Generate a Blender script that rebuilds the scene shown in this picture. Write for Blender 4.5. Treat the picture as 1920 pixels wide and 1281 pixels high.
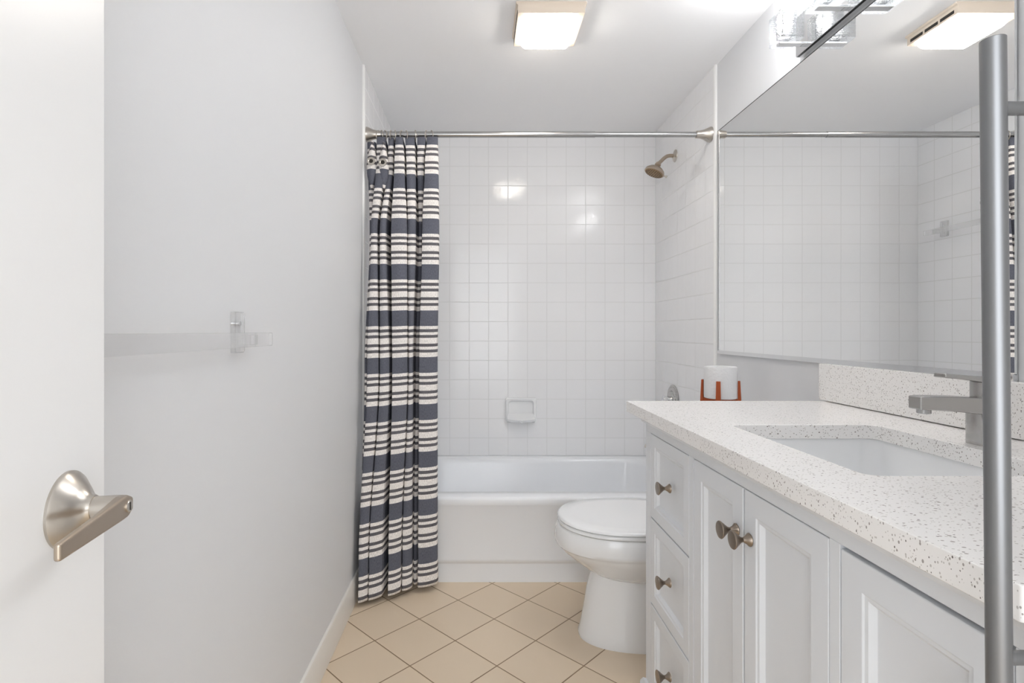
import bpy, bmesh, math, random
from mathutils import Vector, Matrix
random.seed(4)
for o in list(bpy.data.objects): bpy.data.objects.remove(o)
SC = bpy.context.scene
COL = SC.collection
PI = math.pi

# ------------------------------------------------------------ camera
HC = 1.051                         # camera height
cam_d = bpy.data.cameras.new('camera'); cam = bpy.data.objects.new('camera', cam_d); COL.objects.link(cam)
cam.location = (0, 0, HC); cam.rotation_euler = (PI/2, 0, 0)
cam_d.sensor_width = 36; cam_d.lens = 18.75
cam_d.shift_x = 65/1920; cam_d.shift_y = -19.5/1920
cam_d.clip_start = 0.02
SC.camera = cam
# ------------------------------------------------------------ world (the hall beyond the open doorway)
w = bpy.data.worlds.new('world'); SC.world = w; w.use_nodes = True
w.node_tree.nodes['Background'].inputs[0].default_value = (1.0, 1.0, 1.0, 1)
w.node_tree.nodes['Background'].inputs[1].default_value = 1.5
# ------------------------------------------------------------ exposure
SC.view_settings.view_transform = 'Standard'; SC.view_settings.look = 'None'
SC.view_settings.gamma = 1; SC.view_settings.use_curve_mapping = False
SC.view_settings.exposure = 0.19
SC.cycles.max_bounces = 14; SC.cycles.diffuse_bounces = 8; SC.cycles.transparent_max_bounces = 16
SC.cycles.glossy_bounces = 8; SC.cycles.transmission_bounces = 10
# ------------------------------------------------------------ lights
def area(name, loc, size, power, color=(1, 1, 1), rot=(0, 0, 0), sy=None):
    l = bpy.data.lights.new(name, 'AREA'); l.energy = power; l.color = color; l.size = size
    if sy: l.shape = 'RECTANGLE'; l.size_y = sy
    o = bpy.data.objects.new(name, l); COL.objects.link(o); o.location = loc; o.rotation_euler = rot
    return o
def point(name, loc, power, r=0.02, color=(1, 1, 1)):
    l = bpy.data.lights.new(name, 'POINT'); l.energy = power; l.color = color; l.shadow_soft_size = r
    o = bpy.data.objects.new(name, l); COL.objects.link(o); o.location = loc
    return o
LAMP_D = (1.583, 1.405, 1.227, 1.049)                 # the four shades of the vanity light
for d in LAMP_D: point('bulb_light', (0.917, d, 1.969), 4.8, 0.010, (1, 0.995, 0.985))
area('doorway_fill', (0.10, -1.35, 1.35), 2.0, 27, (0.90, 0.95, 1), (math.radians(97), 0, 0), 1.9)  # added unseen fill panel behind the camera, brightening the room through the doorway

# ------------------------------------------------------------ materials
def lin(c): return tuple(((v/255)/12.92 if v/255 <= .04045 else ((v/255+.055)/1.055)**2.4) for v in c) + (1,)
def mat(name, color, rough=.5, metal=0, spec=.5, bump=0, bscale=60, coat=0, trans=0, ior=1.45, aniso=0):
    m = bpy.data.materials.new(name); m.use_nodes = True; nt = m.node_tree; b = nt.nodes['Principled BSDF']
    b.inputs['Base Color'].default_value = lin(color); b.inputs['Roughness'].default_value = rough
    b.inputs['Metallic'].default_value = metal; b.inputs['Specular IOR Level'].default_value = spec
    b.inputs['Coat Weight'].default_value = coat; b.inputs['Transmission Weight'].default_value = trans
    b.inputs['IOR'].default_value = ior; b.inputs['Anisotropic'].default_value = aniso
    tc = nt.nodes.new('ShaderNodeTexCoord'); nz = nt.nodes.new('ShaderNodeTexNoise')
    nz.inputs['Scale'].default_value = bscale; nz.inputs['Detail'].default_value = 3
    nt.links.new(tc.outputs['Object'], nz.inputs['Vector'])
    if bump:
        bp = nt.nodes.new('ShaderNodeBump'); bp.inputs['Strength'].default_value = bump; bp.inputs['Distance'].default_value = .01
        nt.links.new(nz.outputs['Fac'], bp.inputs['Height']); nt.links.new(bp.outputs['Normal'], b.inputs['Normal'])
    else:                                                # faint procedural variation of gloss
        mr = nt.nodes.new('ShaderNodeMapRange'); mr.inputs['To Min'].default_value = rough*.92; mr.inputs['To Max'].default_value = min(1, rough*1.08)
        nt.links.new(nz.outputs['Fac'], mr.inputs['Value']); nt.links.new(mr.outputs[0], b.inputs['Roughness'])
    return m
def axes_vec(nt, ax, off, rot=0):
    tc = nt.nodes.new('ShaderNodeTexCoord'); sp = nt.nodes.new('ShaderNodeSeparateXYZ'); cb = nt.nodes.new('ShaderNodeCombineXYZ')
    nt.links.new(tc.outputs['Object'], sp.inputs[0])
    nt.links.new(sp.outputs['XYZ'.index(ax[0])], cb.inputs[0]); nt.links.new(sp.outputs['XYZ'.index(ax[1])], cb.inputs[1])
    mp = nt.nodes.new('ShaderNodeMapping'); mp.vector_type = 'TEXTURE' if rot else 'POINT'
    if rot: mp.inputs['Location'].default_value = (off[0], off[1], 0); mp.inputs['Rotation'].default_value = (0, 0, rot)
    else: mp.inputs['Location'].default_value = (-off[0], -off[1], 0)
    nt.links.new(cb.outputs[0], mp.inputs['Vector'])
    return mp.outputs[0], tc
def tile_mat(name, ax, off, w, col, grout, mortar, rough=.12, rot=0, wave=.03, gb=.5, c2=None):
    m = bpy.data.materials.new(name); m.use_nodes = True; nt = m.node_tree; b = nt.nodes['Principled BSDF']
    v, tc = axes_vec(nt, ax, off, rot)
    br = nt.nodes.new('ShaderNodeTexBrick'); br.offset = 0; br.squash = 1; br.inputs['Scale'].default_value = 1
    br.inputs['Brick Width'].default_value = w; br.inputs['Row Height'].default_value = w
    br.inputs['Mortar Size'].default_value = mortar; br.inputs['Mortar Smooth'].default_value = .3; br.inputs['Bias'].default_value = 0
    br.inputs['Color1'].default_value = lin(col); br.inputs['Color2'].default_value = lin(c2 or col); br.inputs['Mortar'].default_value = lin(grout)
    nt.links.new(v, br.inputs['Vector']); nt.links.new(br.outputs['Color'], b.inputs['Base Color'])
    nz = nt.nodes.new('ShaderNodeTexNoise'); nz.inputs['Scale'].default_value = 9; nz.inputs['Detail'].default_value = 2
    nt.links.new(tc.outputs['Object'], nz.inputs['Vector'])
    nf = nt.nodes.new('ShaderNodeTexNoise'); nf.inputs['Scale'].default_value = 260; nf.inputs['Detail'].default_value = 1
    nt.links.new(tc.outputs['Object'], nf.inputs['Vector'])
    b.inputs['Specular IOR Level'].default_value = .36
    b1 = nt.nodes.new('ShaderNodeBump'); b1.inputs['Strength'].default_value = wave; b1.inputs['Distance'].default_value = .05
    nt.links.new(nz.outputs['Fac'], b1.inputs['Height'])
    b3 = nt.nodes.new('ShaderNodeBump'); b3.inputs['Strength'].default_value = wave*1.5; b3.inputs['Distance'].default_value = .004
    nt.links.new(nf.outputs['Fac'], b3.inputs['Height']); nt.links.new(b1.outputs[0], b3.inputs['Normal'])
    b2 = nt.nodes.new('ShaderNodeBump'); b2.invert = True; b2.inputs['Strength'].default_value = gb; b2.inputs['Distance'].default_value = .0015
    nt.links.new(br.outputs['Fac'], b2.inputs['Height']); nt.links.new(b3.outputs[0], b2.inputs['Normal'])
    nt.links.new(b2.outputs[0], b.inputs['Normal'])
    mr = nt.nodes.new('ShaderNodeMapRange'); mr.inputs['To Min'].default_value = rough; mr.inputs['To Max'].default_value = .5
    nt.links.new(br.outputs['Fac'], mr.inputs['Value']); nt.links.new(mr.outputs[0], b.inputs['Roughness'])
    return m
def quartz():
    m = bpy.data.materials.new('speckled_quartz'); m.use_nodes = True; nt = m.node_tree; b = nt.nodes['Principled BSDF']
    tc = nt.nodes.new('ShaderNodeTexCoord')
    def specks(scale, thr, wsd, seed):
        mp = nt.nodes.new('ShaderNodeMapping'); mp.inputs['Location'].default_value = (seed, seed*.7, seed*.3)
        mp.inputs['Rotation'].default_value = (.4, .3, .5); mp.inputs['Scale'].default_value = (1, 1.7, 1.2)
        nt.links.new(tc.outputs['Object'], mp.inputs[0])
        vo = nt.nodes.new('ShaderNodeTexVoronoi'); vo.inputs['Scale'].default_value = scale
        nt.links.new(mp.outputs[0], vo.inputs['Vector'])
        wn = nt.nodes.new('ShaderNodeSeparateColor'); nt.links.new(vo.outputs['Color'], wn.inputs[0])
        th = nt.nodes.new('ShaderNodeMath'); th.operation = 'MULTIPLY'; th.inputs[1].default_value = thr
        nt.links.new(wn.outputs[0], th.inputs[0])
        lt = nt.nodes.new('ShaderNodeMath'); lt.operation = 'LESS_THAN'
        nt.links.new(vo.outputs['Distance'], lt.inputs[0]); nt.links.new(th.outputs[0], lt.inputs[1])
        g = nt.nodes.new('ShaderNodeMath'); g.operation = 'GREATER_THAN'; g.inputs[1].default_value = wsd
        nt.links.new(wn.outputs[1], g.inputs[0])
        mu = nt.nodes.new('ShaderNodeMath'); mu.operation = 'MULTIPLY'
        nt.links.new(lt.outputs[0], mu.inputs[0]); nt.links.new(g.outputs[0], mu.inputs[1])
        return mu.outputs[0]
    base = nt.nodes.new('ShaderNodeRGB'); base.outputs[0].default_value = lin((237, 235, 233)); prev = base.outputs[0]
    for sc, thr, wsd, seed, c in ((230, .40, .45, 0, (192, 188, 184)), (150, .34, .55, 3, (164, 158, 154)), (210, .34, .72, 7, (112, 106, 102))):
        mx = nt.nodes.new('ShaderNodeMix'); mx.data_type = 'RGBA'
        nt.links.new(specks(sc, thr, wsd, seed), mx.inputs[0]); nt.links.new(prev, mx.inputs[6]); mx.inputs[7].default_value = lin(c)
        prev = mx.outputs[2]
    nt.links.new(prev, b.inputs['Base Color']); b.inputs['Roughness'].default_value = .16
    return m
def clear_mat(name, tint, mixf, rough=.02, bump=0, wave=False, ior=1.49):
    m = bpy.data.materials.new(name); m.use_nodes = True; nt = m.node_tree
    nt.nodes.remove(nt.nodes['Principled BSDF']); out = nt.nodes['Material Output']
    gl = nt.nodes.new('ShaderNodeBsdfGlass'); gl.inputs['Color'].default_value = lin(tint); gl.inputs['Roughness'].default_value = rough; gl.inputs['IOR'].default_value = ior
    tr = nt.nodes.new('ShaderNodeBsdfTransparent'); tr.inputs['Color'].default_value = lin(tint)
    mx = nt.nodes.new('ShaderNodeMixShader'); mx.inputs[0].default_value = mixf
    nt.links.new(tr.outputs[0], mx.inputs[1]); nt.links.new(gl.outputs[0], mx.inputs[2]); nt.links.new(mx.outputs[0], out.inputs['Surface'])
    tc = nt.nodes.new('ShaderNodeTexCoord')
    if wave:
        wv = nt.nodes.new('ShaderNodeTexWave'); wv.bands_direction = 'Z'; wv.inputs['Scale'].default_value = 55; wv.inputs['Distortion'].default_value = 2.5; wv.inputs['Detail'].default_value = 1
        wv.inputs['Detail Scale'].default_value = 3
        h = wv.outputs['Fac']; nt.links.new(tc.outputs['Object'], wv.inputs['Vector'])
    else:
        nz = nt.nodes.new('ShaderNodeTexNoise'); nz.inputs['Scale'].default_value = 12; h = nz.outputs['Fac']; nt.links.new(tc.outputs['Object'], nz.inputs['Vector'])
    bp = nt.nodes.new('ShaderNodeBump'); bp.inputs['Strength'].default_value = bump; bp.inputs['Distance'].default_value = .004
    nt.links.new(h, bp.inputs['Height']); nt.links.new(bp.outputs[0], gl.inputs['Normal'])
    return m
def emit_mat(name, color, s, nz_s=0):
    m = mat(name, (240, 236, 228), .35); b = m.node_tree.nodes['Principled BSDF']
    b.inputs['Emission Color'].default_value = color + (1,); b.inputs['Emission Strength'].default_value = s
    return m
def curtain_mat():
    m = bpy.data.materials.new('striped_woven_cotton'); m.use_nodes = True; nt = m.node_tree; b = nt.nodes['Principled BSDF']
    at = nt.nodes.new('ShaderNodeUVMap'); at.uv_map = 'UVMap'
    sp = nt.nodes.new('ShaderNodeSeparateXYZ'); nt.links.new(at.outputs[0], sp.inputs[0])
    fr = nt.nodes.new('ShaderNodeMath'); fr.operation = 'FRACT'; nt.links.new(sp.outputs[1], fr.inputs[0])
    cr = nt.nodes.new('ShaderNodeValToRGB'); cr.color_ramp.interpolation = 'CONSTANT'
    D, W, M = lin((100, 102, 112)), lin((238, 233, 229)), lin((104, 102, 106))
    seq = [(.335, D), (.065, W), (.065, M), (.062, W), (.062, M), (.125, W), (.062, M), (.062, W), (.062, M), (.10, W)]
    el = cr.color_ramp.elements; p = 0
    for i, (wd, c) in enumerate(seq):
        e = el[i] if i < 2 else el.new(p)
        e.position = p; e.color = c; p += wd
    nt.links.new(fr.outputs[0], cr.inputs[0])
    mp = nt.nodes.new('ShaderNodeMapping'); mp.inputs['Scale'].default_value = (420, 22, 1); nt.links.new(at.outputs[0], mp.inputs[0])
    nz = nt.nodes.new('ShaderNodeTexNoise'); nz.inputs['Scale'].default_value = 1; nz.inputs['Detail'].default_value = 2; nt.links.new(mp.outputs[0], nz.inputs[0])
    mr = nt.nodes.new('ShaderNodeMapRange'); mr.inputs['From Min'].default_value = .3; mr.inputs['From Max'].default_value = .7
    mr.inputs['To Min'].default_value = .78; mr.inputs['To Max'].default_value = 1.2; nt.links.new(nz.outputs['Fac'], mr.inputs[0])
    mx = nt.nodes.new('ShaderNodeMix'); mx.data_type = 'RGBA'; mx.blend_type = 'MULTIPLY'; mx.inputs[0].default_value = 1
    nt.links.new(cr.outputs[0], mx.inputs[6]); nt.links.new(mr.outputs[0], mx.inputs[7]); nt.links.new(mx.outputs[2], b.inputs['Base Color'])
    b.inputs['Roughness'].default_value = .95; b.inputs['Specular IOR Level'].default_value = .1
    bp = nt.nodes.new('ShaderNodeBump'); bp.inputs['Strength'].default_value = .3; bp.inputs['Distance'].default_value = .001
    nt.links.new(nz.outputs['Fac'], bp.inputs['Height']); nt.links.new(bp.outputs[0], b.inputs['Normal'])
    return m

M = {}
M['paint'] = mat('pale_grey_paint', (219, 220, 222), .55, bump=.02, bscale=220)
M['ceil'] = mat('white_ceiling_paint', (250, 250, 251), .7, bump=.02, bscale=220)
M['door'] = mat('white_door_gloss_paint', (236, 236, 236), .3, bump=.018, bscale=70)
M['base'] = mat('white_glazed_base', (228, 225, 220), .2)
M['trimw'] = mat('white_glazed_trim', (242, 242, 241), .15)
M['cab'] = mat('white_satin_lacquer', (222, 225, 229), .38)
M['porc'] = mat('white_porcelain', (236, 237, 238), .08, coat=.3)
M['enam'] = mat('white_tub_enamel', (238, 240, 243), .14)
M['nickel'] = mat('brushed_nickel', (196, 190, 182), .28, 1, bscale=20)
M['nickel_warm'] = mat('brushed_nickel_warm', (184, 170, 154), .3, 1)
M['bronze'] = mat('aged_nickel', (150, 138, 126), .3, 1)
M['chrome'] = mat('polished_chrome', (228, 229, 230), .05, 1)
M['mirror'] = mat('mirror_silver', (249, 250, 250), .0, 1)
M['steel'] = mat('brushed_steel', (178, 178, 178), .26, 1, bscale=10)
M['steel_dull'] = mat('dull_brushed_steel', (138, 139, 141), .38, 1, bscale=10)
M['faucet'] = mat('satin_chrome', (190, 189, 187), .2, 1)
M['dark'] = mat('dark_void', (52, 48, 44), .7)
M['nozzle'] = mat('shower_face', (150, 124, 92), .45, .4)
M['wood'] = mat('orange_stained_wood', (164, 74, 28), .45, bump=.05, bscale=120)
M['conc'] = mat('pale_concrete', (224, 224, 225), .7, bump=.15, bscale=130)
M['cream'] = mat('warm_glow_plastic', (220, 206, 190), .4)  # warm glow of the fan light put into the frame colour
M['tile_b'] = tile_mat('white_wall_tile_back', 'XZ', (.171, 1.862), .1083, (240, 240, 241), (226, 226, 226), .0020, .07)
M['tile_s'] = tile_mat('white_wall_tile_side', 'YZ', (2.976, 1.862), .1083, (240, 240, 241), (222, 222, 221), .0020, .07)
M['floor'] = tile_mat('beige_floor_tile', 'XY', (-.348, 2.083), .1930, (222, 204, 180), (140, 118, 92), .0022, .3, PI/4, .01, .4, (218, 200, 176))
M['quartz'] = quartz()
M['acryl'] = clear_mat('clear_acrylic', (255, 255, 255), .45)
M['crystal'] = clear_mat('ribbed_crystal', (232, 233, 234), .42, .03, 1.0, True, 1.5)
M['diff'] = emit_mat('lit_diffuser', (1, .94, .86), 24)
M['bulb'] = emit_mat('lit_bulb', (1, .97, .92), 3)
M['curtain'] = curtain_mat()
M['plug'] = mat('dark_gap_rubber', (60, 60, 60), .6)

# ------------------------------------------------------------ mesh helpers
def box(bm, x0, x1, y0, y1, z0, z1):
    r = bmesh.ops.create_cube(bm, size=1)
    for v in r['verts']:
        v.co = Vector((x0+(v.co.x+.5)*(x1-x0), y0+(v.co.y+.5)*(y1-y0), z0+(v.co.z+.5)*(z1-z0)))
def B(*a):
    bm = bmesh.new(); box(bm, *a); return bm
def frame_from(d):
    d = Vector(d).normalized(); u = Vector((0, 0, 1)) if abs(d.z) < .9 else Vector((1, 0, 0))
    a = d.cross(u).normalized(); return a, a.cross(d).normalized(), d
def loft(bm, loops, closed=True, cap0=False, cap1=False, ring=False):
    vs = [[bm.verts.new(p) for p in lp] for lp in loops]
    n = len(vs[0]); pairs = list(zip(vs, vs[1:]))
    if ring: pairs.append((vs[-1], vs[0]))
    for a, b in pairs:
        for i in range(n if closed else n-1):
            j = (i+1) % n
            try: bm.faces.new((a[i], a[j], b[j], b[i]))
            except ValueError: pass
    if cap0: bm.faces.new(vs[0][::-1])
    if cap1: bm.faces.new(vs[-1])
    return vs
def lathe(bm, prof, base, axis, n=40, caps=True):
    """prof: (radius, height) along axis from base"""
    a, b, d = frame_from(axis); base = Vector(base)
    loops = [[base + d*h + (a*math.cos(2*PI*k/n) + b*math.sin(2*PI*k/n))*max(r, 1e-5) for k in range(n)] for r, h in prof]
    loft(bm, loops, True, caps, caps)
def tube(bm, pts, r, n=16, caps=True):
    pts = [Vector(p) for p in pts]; loops = []
    prev = None
    for i, p in enumerate(pts):
        t = (pts[min(i+1, len(pts)-1)] - pts[max(i-1, 0)]).normalized()
        if prev is None: a, b, _ = frame_from(t)
        else:
            a = (prev - t*prev.dot(t)).normalized(); b = a.cross(t)
        prev = a; rr = r[i] if isinstance(r, (list, tuple)) else r
        loops.append([p + (a*math.cos(2*PI*k/n) + b*math.sin(2*PI*k/n))*rr for k in range(n)])
    loft(bm, loops, True, caps, caps)
def torus(bm, c, axis, R, r, n=28, m=10):
    a, b, d = frame_from(axis); c = Vector(c); loops = []
    for i in range(n):
        t = 2*PI*i/n; e = a*math.cos(t)+b*math.sin(t)
        loops.append([c + e*(R + r*math.cos(2*PI*k/m)) + d*r*math.sin(2*PI*k/m) for k in range(m)])
    loft(bm, loops, True, ring=True)
def rrect(x0, x1, y0, y1, r, z, n=6, ax='xy'):
    pts = []
    for cx, cy, a0 in ((x1-r, y1-r, 0), (x0+r, y1-r, PI/2), (x0+r, y0+r, PI), (x1-r, y0+r, 1.5*PI)):
        for k in range(n+1):
            a = a0+PI/2*k/n; u, v = cx+r*math.cos(a), cy+r*math.sin(a)
            pts.append(Vector((u, v, z)) if ax == 'xy' else (Vector((u, z, v)) if ax == 'xz' else Vector((z, u, v))))
    return pts
def obj(name, bm, m, parent=None, bev=0, smooth=True, seg=3, ang=35, mats=None):
    bmesh.ops.recalc_face_normals(bm, faces=bm.faces)
    me = bpy.data.meshes.new(name); bm.to_mesh(me); bm.free()
    me.materials.append(M[m] if isinstance(m, str) else m)
    for q in (mats or []): me.materials.append(M[q])
    if smooth:
        me.polygons.foreach_set('use_smooth', [True]*len(me.polygons)); me.set_sharp_from_angle(angle=math.radians(ang))
    o = bpy.data.objects.new(name, me); COL.objects.link(o)
    if bev:
        b = o.modifiers.new('bevel', 'BEVEL'); b.width = bev; b.segments = seg; b.limit_method = 'ANGLE'; b.angle_limit = math.radians(40); b.harden_normals = True
    if parent:
        o.parent = parent; o.matrix_parent_inverse = Matrix.Translation(-Vector(parent.location)) if parent.type == 'EMPTY' else Matrix()
    return o
def thing(name, label, cat, loc=(0, 0, 0), group=None):
    o = bpy.data.objects.new(name, None); COL.objects.link(o); o.location = loc; o.empty_display_size = .05
    o['label'] = label; o['category'] = cat
    if group: o['group'] = group
    return o
def tag(o, label, cat, group=None):
    o['label'] = label; o['category'] = cat
    if group: o['group'] = group
    return o
def struct(name, bm, m, bev=0, **k):
    o = obj(name, bm, m, None, bev, **k); o['kind'] = 'structure'; return o

# ------------------------------------------------------------ the room
XL, XR, DB, DT, ZC = -.479, 1.0, 2.976, 2.227, 2.163     # left/right wall, back wall, start of tile, ceiling
DN = -.30                                                  # wall with the doorway the camera looks through
struct('floor', B(-1.2, 1.2, -1.6, DB+.1, -.05, 0), 'floor')
struct('ceiling', B(-.7, XR+.2, DN-.1, DB+.1, ZC, ZC+.05), 'ceil')
wl = struct('wall_left', B(XL-.1, XL, DN-.1, DB+.1, 0, ZC), 'paint')
wr = struct('wall_right', B(XR, XR+.1, DN-.1, DB+.1, 0, ZC), 'paint')
struct('wall_back', B(XL-.1, XR+.1, DB, DB+.1, 0, ZC), 'tile_b')
bmn = bmesh.new(); box(bmn, XL, -.255, DN-.1, DN, 0, ZC); box(bmn, .46, XR, DN-.1, DN, 0, ZC); box(bmn, -.255, .46, DN-.1, DN, 2.06, ZC)
struct('wall_near', bmn, 'paint')
struct('wall_closet', B(.457, XR, .385, .408, 0, ZC), 'paint')
obj('tile_panel', B(XL, XL+.006, DT+.012, DB, .355, ZC), 'tile_s', wl)
obj('tile_panel', B(XR-.006, XR, DT+.012, DB, .355, ZC), 'tile_s', wr)
def quarter_trim(x, s):
    bm = bmesh.new(); pts = []
    sec = [(0, 0), (.003, 0)] + [(.003+.006*math.sin(a), .009*(1-math.cos(a))) for a in (PI/8, PI/4, 3*PI/8, PI/2)] + [(.009, .02), (0, .02)]
    lo = [Vector((x+s*u, DT-.004+v, .10 if s > 0 else .0)) for u, v in sec]
    hi = [Vector((p.x, p.y, ZC)) for p in lo]
    loft(bm, [lo, hi], True, True, True); return bm
struct('trim_1', quarter_trim(XL, 1), 'trimw')
struct('trim_2', quarter_trim(XR, -1), 'trimw')
bm = bmesh.new(); prof = [(0, 0), (.010, 0), (.010, .092), (.007, .100), (0, .102)]
loft(bm, [[Vector((XL+u, DN, v)) for u, v in prof], [Vector((XL+u, DT-.004, v)) for u, v in prof]], True, True, True)
struct('baseboard_left', bm, 'base')
bm = bmesh.new(); loft(bm, [[Vector((XR-u, 1.49, v)) for u, v in prof], [Vector((XR-u, DT-.004, v)) for u, v in prof]], True, True, True)
struct('baseboard_right', bm, 'base')
# door frame around the doorway behind the camera
bm = bmesh.new(); box(bm, -.255, -.235, DN-.11, DN+.012, 0, 2.06); box(bm, .44, .46, DN-.11, DN+.012, 0, 2.06); box(bm, -.235, .44, DN-.11, DN+.012, 2.04, 2.06)
struct('trim_3', bm, 'trimw', .002)

# open entry door on the left, hinged by the doorway; local x runs from the hinge to the free edge
hinge = Vector((-.331+.69*.1736, .43-.69*.985, 0)); ang = math.atan2(.985, -.1736)
door = struct('door_1', B(0, .75, 0, .035, .01, 2.03), 'door', .002)
door.location = hinge; door.rotation_euler = (0, math.radians(0), ang)
# in door space the room side facing the camera axis is y = 0 (pointing to -y)
def dobj(name, bm, m, parent, bev=0, **k):
    o = obj(name, bm, m, None, bev, **k); o.parent = parent; return o
HX, HZ = .69, HC-.334*.43
bm = bmesh.new(); lathe(bm, [(.0305, 0), (.0305, .002), (.0290, .0040), (.0180, .0125), (.0120, .0165), (.0108, .0190), (.0100, .0205)], (HX, 0, HZ), (0, -1, 0), 56)
rose = dobj('door_handle', bm, 'nickel', door)
rose['label'] = 'brushed nickel lever handle with round flared rose'
bm = bmesh.new(); lathe(bm, [(.0092, .0190), (.0092, .0400)], (HX, 0, HZ), (0, -1, 0), 40)
dobj('neck', bm, 'nickel', rose)
# lever: tapered flat blade from the hub back toward the hinge, its outer face level, inner face sloping
def lever():
    bm = bmesh.new(); L = .092; loops = []
    for k in range(13):
        t = k/12; x = HX+.0095-t*(L+.0095)
        h = .0098*(1-.38*t)
        if k == 0: h = .005
        if k == 1: h = .0090
        drop = -.001*t
        yo = -.0455+.001*t; yi = -.0345-.0050*min(1, t*2)
        zc = HZ+drop
        loops.append([Vector((x, yo, zc-h)), Vector((x, yo, zc+h)), Vector((x, yi, zc+h)), Vector((x, yi, zc-h))])
    loft(bm, loops, True, True, True); return bm
dobj('lever', lever(), 'nickel_warm', rose, .0022)
bm = bmesh.new(); lathe(bm, [(.0050, .0445), (.0050, .0462), (.0044, .0467)], (HX, 0, HZ), (0, -1, 0), 28); dobj('privacy_button', bm, 'nickel', rose)
bm = bmesh.new(); box(bm, HX-.0006, HX+.0006, -.0471, -.0464, HZ-.0032, HZ+.0032); dobj('button_slot', bm, 'dark', rose)
for z in (.25, 1.80):
    bm = bmesh.new(); lathe(bm, [(.006, 0), (.006, .09)], (-.004, .0, z), (0, 0, 1), 16); dobj('hinge_knuckle', bm, 'nickel', door)

# panel door on the right, just outside the frame, that carries the long handle
struct('door_2', B(.430, .455, DN+.03, .407, .01, 2.08), 'door', .002)
ph = thing('pull_handle', 'long brushed steel vertical bar handle standing close at the right edge of the view', 'handle', (.389, .40, .758))
bm = bmesh.new(); tube(bm, [(.3866, .40, 1.270), (.3918, .40, .745)], .0077, 40); obj('grip_bar', bm, 'steel_dull', ph, .0006)
for z, x in ((1.218, .387), (.806, .391)):
    bm = bmesh.new(); tube(bm, [(x, .40, z), (.430, .40, z)], .0051, 28); obj('standoff', bm, 'steel_dull', ph)

# ------------------------------------------------------------ bathtub
tub = thing('bathtub', 'white alcove bathtub with plain apron below the tiled walls', 'bathtub', (.26, 2.6, 0))
X0, X1, D0, D1, TZ = XL+.008, XR-.008, 2.216, DB-.002, .360
bm = bmesh.new(); n = 8
L = [rrect(X0, X1, D0+.004, D1, .004, TZ-.035, n), rrect(X0, X1, D0, D1, .006, TZ-.012, n), rrect(X0+.002, X1-.002, D0+.004, D1-.002, .01, TZ-.003, n), rrect(X0+.008, X1-.008, D0+.012, D1-.006, .012, TZ, n),
     rrect(X0+.075, X1-.075, D0+.082, D1-.058, .13, TZ-.001, n), rrect(X0+.085, X1-.085, D0+.094, D1-.068, .13, TZ-.008, n),
     rrect(X0+.092, X1-.092, D0+.100, D1-.074, .13, TZ-.03, n), rrect(X0+.13, X1-.11, D0+.125, D1-.095, .14, .14, n),
     rrect(X0+.17, X1-.14, D0+.16, D1-.13, .14, .075, n), rrect(X0+.26, X1-.20, D0+.22, D1-.19, .12, .06, n)]
loft(bm, L, True, False, True)
obj('basin', bm, 'enam', tub, ang=60)
bm = bmesh.new()
prof = [(.001, TZ-.013), (.006, TZ-.022), (.007, .10), (.007, .092), (.013, .082), (.016, .078), (.016, 0), (.05, 0), (.05, TZ-.013)]
loft(bm, [[Vector((X0, D0+u, v)) for u, v in prof], [Vector((X1, D0+u, v)) for u, v in prof]], True, True, True)
obj('apron', bm, 'enam', tub)
bm = bmesh.new(); lathe(bm, [(.036, 0), (.036, .003), (.030, .007)], (X1-.101, 2.60, .27), (-1, 0, .1), 32); obj('overflow_plate', bm, 'chrome', tub)
bm = bmesh.new(); lathe(bm, [(.032, 0), (.032, .003), (.022, .004)], (X1-.28, 2.60, .058), (0, 0, 1), 32); obj('drain', bm, 'chrome', tub)

# soap dish on the back wall
def soap():
    bm = bmesh.new(); cx, cz, hw, hh = .2425, .613, .086, .067; y = DB
    def R(w, h, d, r, zc=cz): return [Vector((p.x, y-d, p.y)) for p in rrect(cx-w, cx+w, zc-h, zc+h, r, 0, 5)]
    loft(bm, [R(hw, hh, 0, .012), R(hw, hh, .014, .012), R(hw-.004, hh-.004, .019, .012), R(hw-.014, hh-.014, .018, .018), R(hw-.02, hh-.022, .006, .02)], True, True, True)
    # scooped tray lip
    lo = []
    for k in range(13):
        t = -1+k/6; x = cx+t*(hw-.010); q = 1-t*t
        pr = [(.010, -.020), (.022+.030*q, -.040), (.028+.040*q, -.050), (.026+.036*q, -.062), (.014, -.068)]
        lo.append([Vector((x, y-d, cz+z)) for d, z in pr])
    loft(bm, lo, True, True, True)
    torus(bm, (cx, y-.064, cz-.058), (0, 1, 0), .006, .004, 16, 8)
    return bm
tag(obj('soap_dish', soap(), 'porc'), 'white ceramic soap dish set in the back tile wall', 'soap dish')

# ------------------------------------------------------------ shower rod, rings, curtain
RD, RZ = 2.268, 1.887
rod = thing('shower_rod', 'brushed nickel shower rod with flared ends across the tub', 'shower rod', (.26, RD, RZ))
bm = bmesh.new(); tube(bm, [(XL+.05, RD, RZ), (.50, RD, RZ)], .0128, 32); obj('tube', bm, 'steel', rod)
bm = bmesh.new(); tube(bm, [(.485, RD, RZ), (XR-.05, RD, RZ)], .0112, 32); obj('inner_tube', bm, 'steel', rod)
for x, s in ((XL+.0061, 1), (XR-.0061, -1)):
    bm = bmesh.new(); lathe(bm, [(.030, 0), (.032, .003), (.0315, .007), (.0265, .018), (.0205, .032), (.0165, .048), (.0155, .062), (.0150, .064)], (x, RD, RZ), (s, 0, 0), 44)
    obj('flange', bm, 'nickel', rod)
ring_px = [709, 716, 722, 733, 741, 753, 762, 779, 799, 809]
ords = ['first', 'second', 'third', 'fourth', 'fifth', 'sixth', 'seventh', 'eighth', 'ninth', 'last']
ring0 = None
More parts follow.
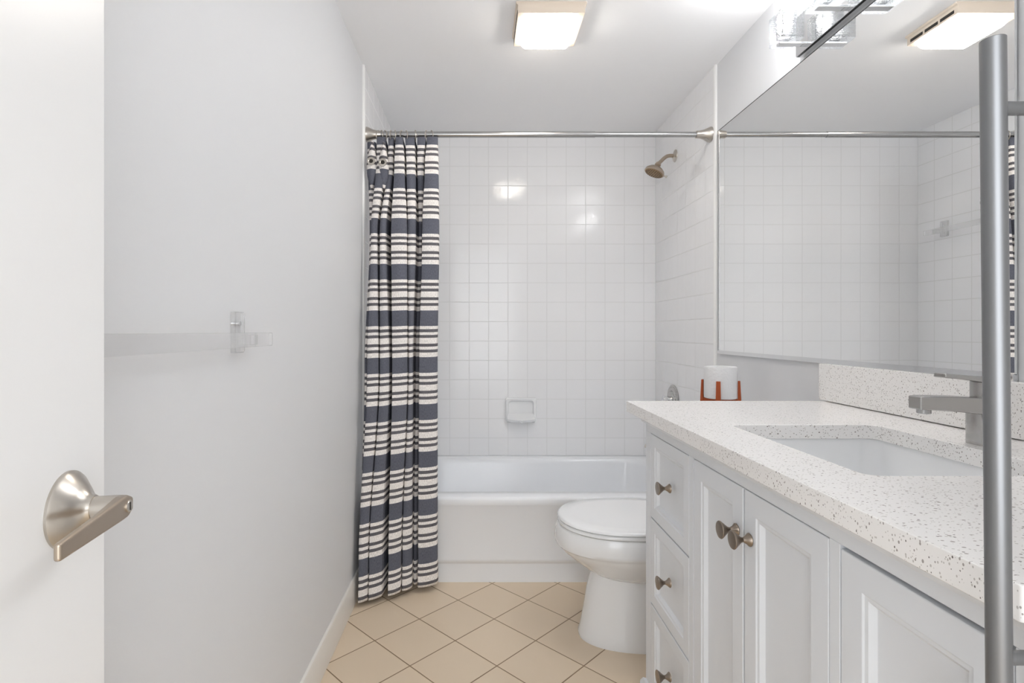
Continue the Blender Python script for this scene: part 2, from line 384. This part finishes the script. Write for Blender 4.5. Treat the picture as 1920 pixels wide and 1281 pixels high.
def ring_mesh():
    bm = bmesh.new()
    torus(bm, (0, 0, -.006), (1, .12, 0), .0225, .0018, 30, 8)
    bmesh.ops.create_icosphere(bm, subdivisions=2, radius=.0038, matrix=Matrix.Translation((0, 0, .0175)))
    return bm
for i, px in enumerate(ring_px):
    x = (px-895)/1000*RD
    if i == 0: r_ = ring0 = obj('curtain_ring', ring_mesh(), 'nickel')
    else: r_ = ring0.copy(); COL.objects.link(r_)
    r_.location = (x, RD, RZ-.0015); r_.rotation_euler = (0, 0, (-.3, .2, .35, -.15, .1, -.25, .2, .05, -.2, .25)[i])
    tag(r_, '%s nickel curtain ring counted from the left end of the rod' % ords[i] if i < 9 else 'rightmost nickel curtain ring on the rod', 'curtain ring', 'curtain rings on the shower rod')

# pleats laid out level by level (their left and right edges along the rod axis, and how far forward each stands)
LEV = [(0.0,  [(688, 704), (707, 722), (728, 738), (742, 755), (760, 777), (783, 798), (801, 820)], [-.2, -.9, -.4, -.9, -.6, -.9, -1]),
       (.06,  [(688, 702), (706, 721), (726, 736), (740, 758), (762, 778), (782, 794), (797, 821)], [0, -1, -.3, -1, -.7, -.3, -1]),
       (.223, [(690, 694), (696, 708), (713, 724), (734, 763), (765, 779), (782, 790), (792, 822)], [.3, -.9, -1, -1, -.7, .8, -1]),
       (.526, [(680, 687), (689, 710), (713, 730), (736, 764), (766, 774), (776, 784), (786, 819)], [.3, -1, -.9, -1, -.7, .9, -1]),
       (.93,  [(671, 673), (674, 691), (693, 718), (729, 752), (754, 772), (773, 781), (784, 819)], [.5, -1.1, -1, -1, -.5, .7, -.8]),
       (1.0,  [(670, 672), (673, 690), (692, 717), (728, 751), (753, 772), (773, 781), (783, 820)], [.5, -1.1, -1, -1, -.5, .6, -.7])]
def section(iv, dp):
    P = []
    for k, ((l, r), d) in enumerate(zip(iv, dp)):
        m = (l+r)/2
        P += [(l, d+.22), (l+(r-l)*.12, d), (m, d-.12), (r-(r-l)*.12, d), (r, d+.22)]
        if k < 6:
            g = (r+iv[k+1][0])/2; nb = max(d, dp[k+1])
            bk = 2.1 if nb < .2 else nb+.25
            P += [(g-.8-.25*(g-r), (d+.3+bk)/2), (g, bk), (g+.8+.25*(g-r), (dp[k+1]+.3+bk)/2)]
    P += [(iv[6][1]+.6, dp[6]+.9), (iv[6][1]-1, dp[6]+1.6), (iv[6][1]-6, dp[6]+2.1)]
    return P
SEC = [(v, section(a, b)) for v, a, b in LEV]
def sec_at(v):
    for (v0, a), (v1, b) in zip(SEC, SEC[1:]):
        if v <= v1+1e-9:
            t = (v-v0)/(v1-v0); t = t*t*(3-2*t)
            return [(p[0]*(1-t)+q[0]*t, p[1]*(1-t)+q[1]*t) for p, q in zip(a, b)]
    return SEC[-1][1]
def cr(p, n):
    out = []
    for i in range(len(p)-1):
        a, b, c, d = p[max(i-1, 0)], p[i], p[i+1], p[min(i+2, len(p)-1)]
        for k in range(n):
            t = k/n
            out.append(tuple(.5*(2*b[j]+(c[j]-a[j])*t+(2*a[j]-5*b[j]+4*c[j]-d[j])*t*t+(3*b[j]-a[j]-3*c[j]+d[j])*t**3) for j in (0, 1)))
    out.append(p[-1]); return out
bm = bmesh.new(); uvl = bm.loops.layers.uv.new('UVMap')
NR, ZT, ZB = 120, 1.870, .018
grid = []
for j in range(NR+1):
    v = j/NR; pl = cr(sec_at(v), 6); row = []
    for i, (px, d) in enumerate(pl):
        u = max(0, min(1, (px-670)/150))
        Db = 2.062+.118*u
        Dc = (RD-.004)+(Db-RD+.004)*v
        amp = .017+.021*min(1, v*7)-.008*v*u
        Y = Dc+d*amp
        X = (px-895)/1000*(Dc-amp*.6)
        z = ZT+(ZB-ZT)*v + v*(.012*u+.003*math.sin(i*.12))
        if v < .06: z -= (1-v/.06)*(.010*max(0, d+.4) + (.016 if px < 705 else 0))
        if z < .42: Y = min(Y, 2.209)
        X = max(X, XL+.012)
        row.append(bm.verts.new((X, Y, z)))
    grid.append(row)
NC = len(grid[0])-1
for j in range(NR):
    for i in range(NC):
        f = bm.faces.new((grid[j][i], grid[j][i+1], grid[j+1][i+1], grid[j+1][i]))
        for lp, (a, b) in zip(f.loops, ((j, i), (j, i+1), (j+1, i+1), (j+1, i))):
            zz = ZT+(ZB-ZT)*a/NR
            lp[uvl].uv = (b/NC*1.5, (1.707-zz)/.1915)
        f.smooth = True
me = bpy.data.meshes.new('shower_curtain'); bm.to_mesh(me); bm.free(); me.materials.append(M['curtain'])
cur = bpy.data.objects.new('shower_curtain', me); COL.objects.link(cur)
so = cur.modifiers.new('thick', 'SOLIDIFY'); so.thickness = .0016; so.offset = 0
tag(cur, 'charcoal and white striped shower curtain bunched at the left of the tub', 'shower curtain')
# two loose flaps with metal eyelets hanging forward at the top left
for cx, zz in ((-.440, 1.760), (-.392, 1.755)):
    fb = bmesh.new(); ul = fb.loops.layers.uv.new('UVMap'); rows = []
    for k in range(15):
        q = k/14; wv = .003+.018*math.sin(PI*min(1, q**1.25))**.9; z = zz+.085-.20*q
        yy = RD-.045-.012*math.sin(PI*q)
        rows.append([fb.verts.new((cx+wv*s_, yy+.016*abs(s_)**1.5, z)) for s_ in (-1, -.6, -.3, 0, .3, .6, 1)])
    for a, b in zip(rows, rows[1:]):
        for i in range(6):
            f = fb.faces.new((a[i], a[i+1], b[i+1], b[i])); f.smooth = True
            for lp in f.loops: lp[ul].uv = ((lp.vert.co.x)*4, (1.725-lp.vert.co.z)/.1915)
    fm = bpy.data.meshes.new('eyelet_flap'); fb.to_mesh(fm); fb.free(); fm.materials.append(M['curtain'])
    fo = bpy.data.objects.new('eyelet_flap', fm); COL.objects.link(fo); fo.parent = cur
    s2 = fo.modifiers.new('thick', 'SOLIDIFY'); s2.thickness = .002
    e = bmesh.new()
    lathe(e, [(.0085, 0), (.0085, .002), (.0105, .0035), (.0170, .0025), (.0175, 0)], (cx, RD-.0600, zz-.005), (0, -1, .1), 36, False)
    eo = obj('eyelet', e, 'nickel', None); eo.parent = fo
    e = bmesh.new(); lathe(e, [(.0084, 0), (.0084, .0008)], (cx, RD-.0612, zz-.005), (0, -1, .1), 30); eo = obj('eyelet_hole', e, 'dark', None); eo.parent = fo

# ------------------------------------------------------------ shower head and valve
XT = XR-.006
sh = thing('wall_mounted_shower', 'brushed nickel shower head on a bent arm from the right tile wall', 'shower head', (XT, 2.68, 1.932))
bm = bmesh.new(); lathe(bm, [(.031, 0), (.030, .003), (.016, .009), (.012, .011)], (XT, 2.68, 1.932), (-1, 0, 0), 40); obj('wall_flange', bm, 'nickel', sh)
P = [(XT, 1.932), (.965, 1.932), (.950, 1.928), (.935, 1.917), (.920, 1.902), (.905, 1.889)]
bm = bmesh.new(); tube(bm, [(x, 2.68-.002*k, z) for k, (x, z) in enumerate(P)], .0092, 24); obj('arm', bm, 'nickel_warm', sh)
hd = Vector((-.42, -.02, -.90)).normalized(); hb = Vector((.908, 2.67, 1.893))
bm = bmesh.new(); lathe(bm, [(.0125, 0), (.014, .006), (.0155, .012), (.012, .016), (.016, .021), (.034, .030), (.047, .042), (.050, .050), (.050, .055), (.047, .057)], hb, hd, 48)
hm = obj('spray_head', bm, 'nickel_warm', sh)
bm = bmesh.new(); lathe(bm, [(.0455, .0565), (.0455, .0590), (.043, .0600)], hb, hd, 48); fc = obj('spray_face', bm, 'nozzle', None); fc.parent = hm; fc.matrix_parent_inverse = hm.matrix_parent_inverse.copy(); fc.matrix_parent_inverse = Matrix()
hm_off = hm
fc.parent = sh; fc.matrix_parent_inverse = Matrix.Translation(-sh.location)
a_, b_, d_ = frame_from(hd); bm = bmesh.new()
for R_, nn in ((.012, 6), (.022, 12), (.032, 18), (.039, 24)):
    for k in range(nn):
        t = 2*PI*k/nn; c = hb+d_*.059+(a_*math.cos(t)+b_*math.sin(t))*R_
        lathe(bm, [(.0016, 0), (.0012, .0035)], c, d_, 8)
nz_ = obj('nozzles', bm, 'dark', sh); nz_['kind'] = 'stuff'
bm = bmesh.new(); c = hb+d_*.050; rr = (a_*1.0).normalized(); sd = Vector((.82, -.1, -.35)).normalized()
lathe(bm, [(.0035, .047), (.0035, .058), (.006, .059), (.006, .066)], c, sd - d_*sd.dot(d_), 18); obj('spray_lever', bm, 'nickel', sh)

sv = thing('shower_valve', 'round chrome shower valve plate on the right tile wall above the counter', 'shower valve', (XT, 2.70, .70))
bm = bmesh.new(); lathe(bm, [(.076, 0), (.077, .004), (.072, .008), (.066, .006), (.062, .011), (.050, .013), (.046, .010), (.042, .016), (.030, .020)], (XT, 2.70, .702), (-1, 0, 0), 56); obj('escutcheon', bm, 'faucet', sv)
bm = bmesh.new(); lathe(bm, [(.019, .018), (.021, .03), (.022, .05), (.018, .056)], (XT, 2.70, .702), (-1, 0, 0), 36); box(bm, XT-.052, XT-.040, 2.694, 2.706, .63, .70); obj('valve_handle', bm, 'chrome', sv, .001)

# ------------------------------------------------------------ clear towel bars on the left wall
def towel_bar(label, d0, d1, ztop, br, wallx=XL, so=.039):
    t = thing('towel_bar', label, 'towel bar', (wallx, (d0+d1)/2, ztop), 'clear acrylic towel bars on the left wall')
    bm = bmesh.new(); xb = wallx+so
    lo = [rrect(d0, d1, ztop-.0277, ztop, .0035, xb-.004, 4, 'yz'), rrect(d0, d1, ztop-.0277, ztop, .0035, xb+.004, 4, 'yz')]
    loft(bm, lo, True, True, True); obj('bar', bm, 'acryl', t, .0012)
    for d in br:
        bm = bmesh.new(); loft(bm, [rrect(d-.022, d+.022, ztop-.040, ztop+.0415, .004, wallx+.0002, 4, 'yz'), rrect(d-.022, d+.022, ztop-.040, ztop+.0415, .004, wallx+.008, 4, 'yz'), rrect(d-.020, d+.020, ztop-.038, ztop+.0395, .004, wallx+.010, 4, 'yz')], True, True, True)
        b_ = obj('bracket', bm, 'acryl', t)
        bm = bmesh.new(); box(bm, wallx+.010, xb-.004, d-.010, d+.010, ztop-.024, ztop-.004); obj('bracket_arm', bm, 'acryl', t, .001)
        bm = bmesh.new(); lathe(bm, [(.0050, 0), (.0050, .0085)], (wallx+.001, d, ztop+.018), (1, 0, 0), 16); obj('screw_sleeve', bm, 'chrome', t)
towel_bar('clear acrylic towel bar on the grey painted wall behind the open door', .46, 1.137, 1.0478, (.55, 1.0565))
towel_bar('clear towel bar inside the tub alcove seen only in the mirror', 2.38, 2.862, 1.588, (2.44, 2.80), XL+.006, .060)

# ------------------------------------------------------------ toilet
TY = 1.850
toi = thing('toilet', 'white porcelain toilet with closed lid between tub and vanity', 'toilet', (.66, TY, 0))
def egg(xf, xb, hw, z, n=48, sq=2.2):
    pts = []; xc = xf+(xb-xf)*.46
    for k in range(n):
        a = 2*PI*k/n; c, s = math.cos(a), math.sin(a)
        ex = 2/sq if c < 0 else 2/3.2
        x = xc + (xb-xc if c > 0 else xc-xf)*math.copysign(abs(c)**ex, c)
        y = TY + hw*math.copysign(abs(s)**(2/2.2), s)
        pts.append(Vector((x, y, z)))
    return pts
bm = bmesh.new()
loft(bm, [egg(*s) for s in ((.40, .82, .104, .222), (.372, .82, .124, .240), (.335, .81, .146, .268), (.300, .80, .164, .296), (.282, .79, .174, .314), (.278, .79, .177, .322), (.271, .78, .182, .326), (.269, .78, .184, .338), (.272, .78, .184, .360), (.279, .78, .181, .382), (.284, .775, .178, .388), (.30, .76, .165, .389))], True, True, True)
obj('bowl', bm, 'porc', toi, ang=50)
bm = bmesh.new()
loft(bm, [egg(*s) for s in ((.352, .86, .118, 0), (.350, .86, .119, .012), (.358, .86, .116, .035), (.368, .86, .111, .09), (.380, .85, .104, .16), (.392, .84, .100, .21), (.40, .84, .098, .235))], True, True, True)
obj('pedestal', bm, 'porc', toi, ang=50)
bm = bmesh.new(); lathe(bm, [(.012, 0), (.012, .006), (.007, .013)], (.56, TY-.126, 0), (0, 0, 1), 20); obj('bolt_cap', bm, 'porc', toi)
bm = bmesh.new(); loft(bm, [egg(*s) for s in ((.283, .765, .179, .3905), (.280, .768, .182, .394), (.281, .768, .181, .401), (.284, .765, .179, .403))], True, True, True); obj('seat', bm, 'porc', toi, ang=50)
bm = bmesh.new(); loft(bm, [egg(*s) for s in ((.283, .77, .179, .405), (.280, .772, .183, .408), (.281, .772, .182, .413), (.288, .768, .176, .417), (.33, .74, .14, .4185))], True, True, True); obj('lid', bm, 'porc', toi, ang=50)
for s in (-1, 1):
    bm = bmesh.new(); box(bm, .755, .785, TY+s*.075-.02, TY+s*.075+.02, .389, .418); obj('lid_hinge', bm, 'porc', toi, .005)
bm = bmesh.new(); loft(bm, [rrect(.800, .985, TY-.185, TY+.185, .03, .385), rrect(.785, .985, TY-.205, TY+.205, .03, .50), rrect(.778, .985, TY-.212, TY+.212, .03, .733)], True, True, True); obj('tank', bm, 'porc', toi, ang=50)
bm = bmesh.new(); box(bm, .768, .990, TY-.222, TY+.222, .735, .765); obj('tank_lid', bm, 'porc', toi, .010, seg=4)
bm = bmesh.new(); lathe(bm, [(.012, 0), (.012, .008)], (.782, TY-.15, .68), (-1, 0, 0), 20); box(bm, .765, .773, TY-.155, TY-.08, .672, .686); obj('flush_lever', bm, 'chrome', toi, .001)

# planter on the tank
PX, PZ = .8435, .766
stand = thing('planter_stand', 'small orange stained wooden planter stand on the toilet tank', 'stand', (PX, TY, PZ))
r = .0575; offs = []
for k in range(4):
    a = math.radians(-31+90*k); offs.append((math.cos(a), math.sin(a)))
for c, s in offs:
    bm = bmesh.new(); T = Vector((-s, c, 0)); Rv = Vector((c, s, 0)); ctr = Vector((PX, TY, 0))
    lo = []
    for z, w_, ri, ro in ((PZ, .0085, .054, .066), (.82, .0078, .0545, .0645), (.881, .0066, .0548, .0615)):
        lo.append([ctr+Rv*ri-T*w_+Vector((0, 0, z)), ctr+Rv*ro-T*w_+Vector((0, 0, z)), ctr+Rv*ro+T*w_+Vector((0, 0, z)), ctr+Rv*ri+T*w_+Vector((0, 0, z))])
    loft(bm, lo, True, True, True); obj('leg', bm, 'wood', stand, .001)
bm = bmesh.new()
for c, s in offs[:2]:
    T = Vector((-s, c, 0))*.006; Rv = Vector((c, s, 0))*.056; ctr = Vector((PX, TY, 0))
    loft(bm, [[ctr-Rv-T+Vector((0, 0, z)), ctr-Rv+T+Vector((0, 0, z)), ctr+Rv+T+Vector((0, 0, z)), ctr+Rv-T+Vector((0, 0, z))] for z in (.806, .8185)], True, True, True)
obj('crossbar', bm, 'wood', stand)
pot = bmesh.new(); lathe(pot, [(.050, .8190), (.0530, .822), (.0537, .830), (.0537, .924), (.0525, .928), (.040, .928), (.038, .926), (.037, .84)], (PX, TY, 0), (0, 0, 1), 56)
tag(obj('planter_pot', pot, 'conc'), 'round pale concrete pot sitting in the orange wooden stand', 'pot')

# ------------------------------------------------------------ vanity cabinet
XF, E0, E1, TOP = .460, .414, 1.455, .823       # face plane, near end, far end, underside of counter
van = thing('vanity_cabinet', 'white vanity cabinet with recessed panel doors and drawers under the speckled counter', 'cabinet', (.7, .95, 0))
bm = bmesh.new()
box(bm, XF+.02, XR-.002, E1-.018, E1, .02, TOP); box(bm, XF+.02, XR-.002, E0, E0+.018, .02, TOP)
box(bm, XF+.02, XR-.002, E0+.018, E1-.018, .07, .088); box(bm, XR-.02, XR-.002, E0+.018, E1-.018, .088, .60)
box(bm, XF+.05, XR-.02, 1.141, 1.156, .088, .66)
obj('carcass', bm, 'cab', van)
bm = bmesh.new()
zt, zb = .781, .108
dr = (1.159, 1.417); d1 = (.9225, 1.136); d2 = (.697, .9205); d3 = (.456, .677)
for y0, y1 in ((dr[1], E1), (d1[1], dr[0]), (d3[1], d2[0]), (E0, d3[0])): box(bm, XF, XF+.02, y0, y1, zb, zt)
box(bm, XF, XF+.02, E0, E1, zt, TOP); box(bm, XF, XF+.02, E0, E1, .06, zb)
obj('face_frame', bm, 'cab', van, .0008)
bm = bmesh.new()
prof = [(0, .815), (-.014, .815), (-.016, .810), (-.010, .804), (-.008, .798), (0, .795)]
bm = bmesh.new()
lp = [[Vector((XF+u, E0, z)) for u, z in ((0, .823), (-.018, .823), (-.018, .816), (-.012, .811), (-.009, .804), (0, .800))],
      [Vector((XF+u, E1-u, z)) for u, z in ((0, .823), (-.018, .823), (-.018, .816), (-.012, .811), (-.009, .804), (0, .800))],
      [Vector((XR-.002, E1-u, z)) for u, z in ((0, .823), (-.018, .823), (-.018, .816), (-.012, .811), (-.009, .804), (0, .800))]]
loft(bm, lp, True, True, True); obj('cornice', bm, 'cab', van)
bm = bmesh.new()
pr = ((0, .105), (-.006, .103), (-.012, .092), (-.013, .080), (-.020, .072), (-.022, .0), (.01, .0))
lp = [[Vector((XF+u, E0, z)) for u, z in pr], [Vector((XF+u, E1-u if u < 0 else E1, z)) for u, z in pr], [Vector((XR-.002, E1-u if u < 0 else E1, z)) for u, z in pr]]
loft(bm, lp[:2], True, True, True); obj('plinth', bm, 'cab', van)
def panel(y0, y1, z0, z1, st=.034, g=.0018):
    bm = bmesh.new(); y0 += g; y1 -= g; z0 += g; z1 -= g
    def R(i, x): return [Vector((x, y0+i, z0+i)), Vector((x, y1-i, z0+i)), Vector((x, y1-i, z1-i)), Vector((x, y0+i, z1-i))]
    loft(bm, [R(0, XF+.019), R(0, XF+.001), R(.001, XF), R(st, XF), R(st+.002, XF+.002), R(st+.007, XF+.0028), R(st+.013, XF+.0095), R(st+.0155, XF+.0098)], True, True, True)
    return bm
def knob_mesh():
    bm = bmesh.new(); lathe(bm, [(.0100, 0), (.0112, .0012), (.0108, .003), (.0066, .0075), (.0040, .0125), (.0050, .0165), (.0110, .0235), (.0150, .0285), (.0156, .0300), (.0148, .0312), (.006, .0318)], (0, 0, 0), (-1, 0, 0), 36); return bm
knob0 = None
def knob(parent, y, z, lab=None):
    global knob0
    if knob0 is None: k = knob0 = obj('knob', knob_mesh(), 'bronze')
    else: k = knob0.copy(); COL.objects.link(k)
    k.parent = parent; k.matrix_parent_inverse = Matrix(); k.location = (XF, y, z)
    k.location = Vector((XF, y, z)) - van.location
    k['label'] = 'aged metal flared knob'
def vpart(name, bm, m): return obj(name, bm, m, van, .0006)
for z0, z1 in ((.558, .781), (.331, .558), (.108, .331)):
    p = vpart('drawer', panel(dr[0], dr[1], z0, z1, .030), 'cab')
    knob(p, 1.272, (z0+z1)/2+.006)
for (a, b), ky, g in ((d1, .945, 0), (d2, .899, 0), (d3, .49, 1)):
    p = vpart('door', panel(a, b, .108, .781 if not g else .777, .037), 'cab')
    knob(p, ky, .699)
# drawer/door children carry van's parent inverse, so their knobs are placed relative to them
for o in van.children:
    for k in o.children: k.matrix_parent_inverse = o.matrix_parent_inverse.inverted(); k.location = k.location + Vector((0, 0, 0))

# countertop slab with sink cut-out
CZ = .853
CX, CY0, CY1 = .4227, .4136, 1.515
SX0, SX1, SY0, SY1 = .534, .838, .730, 1.126
bm = bmesh.new()
o_t = rrect(CX, XR-.001, CY0, CY1, .003, CZ, 6); i_t = rrect(SX0, SX1, SY0, SY1, .022, CZ, 6)
o_b = rrect(CX, XR-.001, CY0, CY1, .003, TOP+.0005, 6); i_b = rrect(SX0, SX1, SY0, SY1, .022, TOP+.0005, 6)
loft(bm, [o_t, i_t, i_b, o_b], True, ring=True)
tag(obj('countertop', bm, 'quartz', None, .0015), 'white quartz countertop with grey specks on the vanity cabinet', 'countertop')
bm = bmesh.new(); box(bm, .979, XR-.001, CY0, 1.530, CZ+.0020, .958); tag(obj('backsplash', bm, 'quartz', None, .0012), 'speckled white quartz backsplash strip below the mirror', 'backsplash')
# sink
sk = thing('sink', 'white rectangular undermount sink set in the speckled countertop', 'sink', ((SX0+SX1)/2, (SY0+SY1)/2, .69))
bm = bmesh.new(); e = .006
L = [rrect(SX0-.02, SX1+.02, SY0-.02, SY1+.02, .03, TOP-.0005, 6), rrect(SX0-e, SX1+e, SY0-e, SY1+e, .028, TOP-.0005, 6), rrect(SX0-.004, SX1+.004, SY0-.004, SY1+.004, .03, TOP-.010, 6),
     rrect(SX0+.006, SX1-.006, SY0+.008, SY1-.008, .04, .715, 6), rrect(SX0+.030, SX1-.030, SY0+.03, SY1-.03, .05, .692, 6), rrect(SX0+.09, SX1-.09, SY0+.12, SY1-.12, .04, .686, 6),
     rrect(SX0+.085, SX1-.085, SY0+.11, SY1-.11, .04, .678, 6), rrect(SX0+.020, SX1-.020, SY0+.02, SY1-.02, .05, .684, 6), rrect(SX0-.004, SX1+.004, SY0-.002, SY1+.002, .04, .715, 6), rrect(SX0-.016, SX1+.016, SY0-.016, SY1+.016, .03, TOP-.012, 6)]
loft(bm, L, True, ring=True)
vsd = [v for v in bm.verts]
obj('basin', bm, 'porc', sk, ang=50)
bm = bmesh.new(); lathe(bm, [(.12, .0), (.12, .004)], ((SX0+SX1)/2, (SY0+SY1)/2, .680), (0, 0, 1), 40); obj('basin_floor', bm, 'porc', sk)
bm = bmesh.new(); lathe(bm, [(.024, 0), (.024, .002), (.016, .003)], ((SX0+SX1)/2, (SY0+SY1)/2, .6845), (0, 0, 1), 32); obj('drain', bm, 'chrome', sk)

# faucet: square body, flat spout toward the basin, flat lever on top
FX, FY = .885, .930
fa = thing('faucet', 'single lever satin chrome faucet behind the sink', 'faucet', (FX, FY, CZ))
bm = bmesh.new()
loft(bm, [rrect(FX-.0195, FX+.0195, FY-.0195, FY+.0195, .006, z, 4) for z in (CZ+.0003, CZ+.075)] + [rrect(FX-.018, FX+.018, FY-.018, FY+.018, .006, CZ+.080, 4)], True, True, True)
obj('body', bm, 'faucet', fa)
bm = bmesh.new()
lo = []
for x, zt_, h, w_ in ((FX+.018, .934, .026, .017), (FX-.02, .936, .028, .0165), (FX-.06, .938, .026, .0155), (.775, .9385, .0235, .0145), (.762, .9375, .0225, .0140)):
    lo.append([Vector((x, FY-w_, zt_-h)), Vector((x, FY+w_, zt_-h)), Vector((x, FY+w_, zt_)), Vector((x, FY-w_, zt_))])
loft(bm, lo, True, True, True); obj('spout', bm, 'faucet', fa, .0022)
bm = bmesh.new(); lathe(bm, [(.0105, 0), (.0105, .007), (.0095, .008)], (.7785, FY, .9155), (0, 0, -1), 28); obj('aerator', bm, 'steel', fa)
bm = bmesh.new(); loft(bm, [rrect(FX-.016, FX+.016, FY-.015, FY+.015, .005, z, 4) for z in (.9345, .962)], True, True, True); obj('cartridge_cap', bm, 'faucet', fa)
bm = bmesh.new(); lo = []
for x, zt_, h, w_ in ((FX+.018, .971, .010, .0165), (FX-.015, .9725, .010, .016), (FX-.05, .9755, .0075, .0135), (.806, .978, .008, .0125)):
    lo.append([Vector((x, FY-w_, zt_-h)), Vector((x, FY+w_, zt_-h)), Vector((x, FY+w_, zt_)), Vector((x, FY-w_, zt_))])
loft(bm, lo, True, True, True); obj('lever', bm, 'faucet', fa, .0018)
bm = bmesh.new(); lathe(bm, [(.0034, 0), (.0034, .0012)], (FX-.006, FY-.0150, .953), (0, -1, 0), 16); obj('index_button', bm, 'dark', fa)

# toilet paper holder fixed to the vanity side
tp = thing('toilet_paper_holder', 'small nickel toilet paper holder peeking out beside the vanity end', 'toilet paper holder', (.54, E1, .72))
bm = bmesh.new(); lathe(bm, [(.018, 0), (.018, .004), (.008, .010), (.007, .045)], (.56, E1+.0005, .728), (0, 1, 0), 28); obj('post', bm, 'nickel', tp)
bm = bmesh.new(); tube(bm, [(.56, E1+.040, .728), (.480, E1+.040, .728), (.474, E1+.040, .732)], [.006, .005, .009], 18); obj('arm', bm, 'nickel', tp)

# ------------------------------------------------------------ mirror
mi = thing('mirror', 'large wall mirror in a thin metal channel above the vanity reflecting the tub alcove', 'mirror', (XR, 1.59, 1.42))
MD0, MD1, MZ0, MZ1 = .985, 2.188, .966, 1.874
bm = bmesh.new(); box(bm, XR-.008, XR-.003, MD0, MD1, MZ0+.004, MZ1); obj('glass', bm, 'mirror', mi, smooth=False)
bm = bmesh.new(); box(bm, XR-.0105, XR-.0005, MD0, MD1+.012, MZ0-.008, MZ0+.006); obj('bottom_channel', bm, 'chrome', mi, .001)
bm = bmesh.new(); box(bm, XR-.0095, XR-.0005, MD1, MD1+.012, MZ0+.006, MZ1); obj('side_channel', bm, 'steel', mi, .001)
bm = bmesh.new(); box(bm, XR-.0085, XR-.0005, MD0, MD1+.012, MZ1+.0002, MZ1+.0025); obj('top_edge', bm, 'plug', mi)

# ------------------------------------------------------------ vanity light above the mirror
vl = thing('vanity_light', 'chrome wall light with ribbed crystal block shades above the mirror', 'light fixture', (XR, 1.32, 1.94))
bm = bmesh.new(); box(bm, .975, XR-.0005, .998, 1.634, 1.889, 2.008); obj('backplate', bm, 'chrome', vl, .0012)
first = None
for i, d in enumerate(LAMP_D):
    hw, x0, x1 = .034, .883, .951
    bm = bmesh.new(); box(bm, x0+.010, .975, d-.010, d+.010, 1.900, 1.906); obj('arm', bm, 'chrome', vl, .001)
    bm = bmesh.new(); L = [rrect(x0, x1, d-hw, d+hw, .004, 1.9065, 3), rrect(x0, x1, d-hw, d+hw, .004, 1.990, 3), rrect(x0+.014, x1-.014, d-hw+.014, d+hw-.014, .004, 1.990, 3), rrect(x0+.014, x1-.014, d-hw+.014, d+hw-.014, .004, 1.922, 3)]
    loft(bm, L, True, True, True); s_ = obj('glass_shade', bm, 'crystal', vl)
    bm = bmesh.new(); lathe(bm, [(.005, 0), (.0085, .006), (.0085, .018), (.004, .022)], (.917, d, 1.932), (0, 0, 1), 18); obj('bulb', bm, 'bulb', vl)
    bm = bmesh.new(); lathe(bm, [(.009, 0), (.009, .0095)], (.917, d, 1.9224), (0, 0, 1), 18); obj('bulb_socket', bm, 'chrome', vl)

# ------------------------------------------------------------ ceiling fan light
cf = thing('ceiling_fan_light', 'square fan light with warm-lit frame glowing on the ceiling', 'ceiling light', (.25, 1.905, ZC))
LX0, LX1, LY0, LY1, LZ = .131, .370, 1.796, 2.013, ZC-.038
def rect4(x0, x1, y0, y1, z): return [Vector((x0, y0, z)), Vector((x1, y0, z)), Vector((x1, y1, z)), Vector((x0, y1, z))]
bm = bmesh.new()
iz = LZ
loft(bm, [rect4(LX0, LX1, LY0, LY1, ZC-.0003), rect4(LX0, LX1, LY0, LY1, ZC-.008), rect4(LX0+.006, LX1-.006, LY0+.002, LY1-.002, ZC-.012), rect4(LX0+.006, LX1-.006, LY0+.002, LY1-.002, LZ), rect4(LX0+.028, LX1-.026, LY0+.020, LY1-.012, LZ), rect4(LX0+.028, LX1-.026, LY0+.020, LY1-.012, LZ+.015)], True, True, True)
obj('housing', bm, 'cream', cf, .0015)
for s, x in ((1, LX1-.006), (-1, LX0+.006)):
    for k in range(3):
        y0 = LY0+.016+k*.064; bm = bmesh.new(); box(bm, x-.0004 if s > 0 else x-.0008, x+.0008 if s > 0 else x+.0004, y0, y0+.055, LZ+.006, LZ+.017); obj('vent_slot', bm, 'dark', cf)
bm = bmesh.new(); L = []
for i, z in ((0, LZ+.014), (0, LZ-.004), (.004, LZ-.014), (.012, LZ-.024), (.022, LZ-.029), (.034, LZ-.030)):
    L.append(rrect(LX0+.031+i, LX1-.029-i, LY0+.023+i, LY1-.015-i, .008, z, 4))
loft(bm, L, True, True, True); obj('diffuser', bm, 'diff', cf, ang=60)
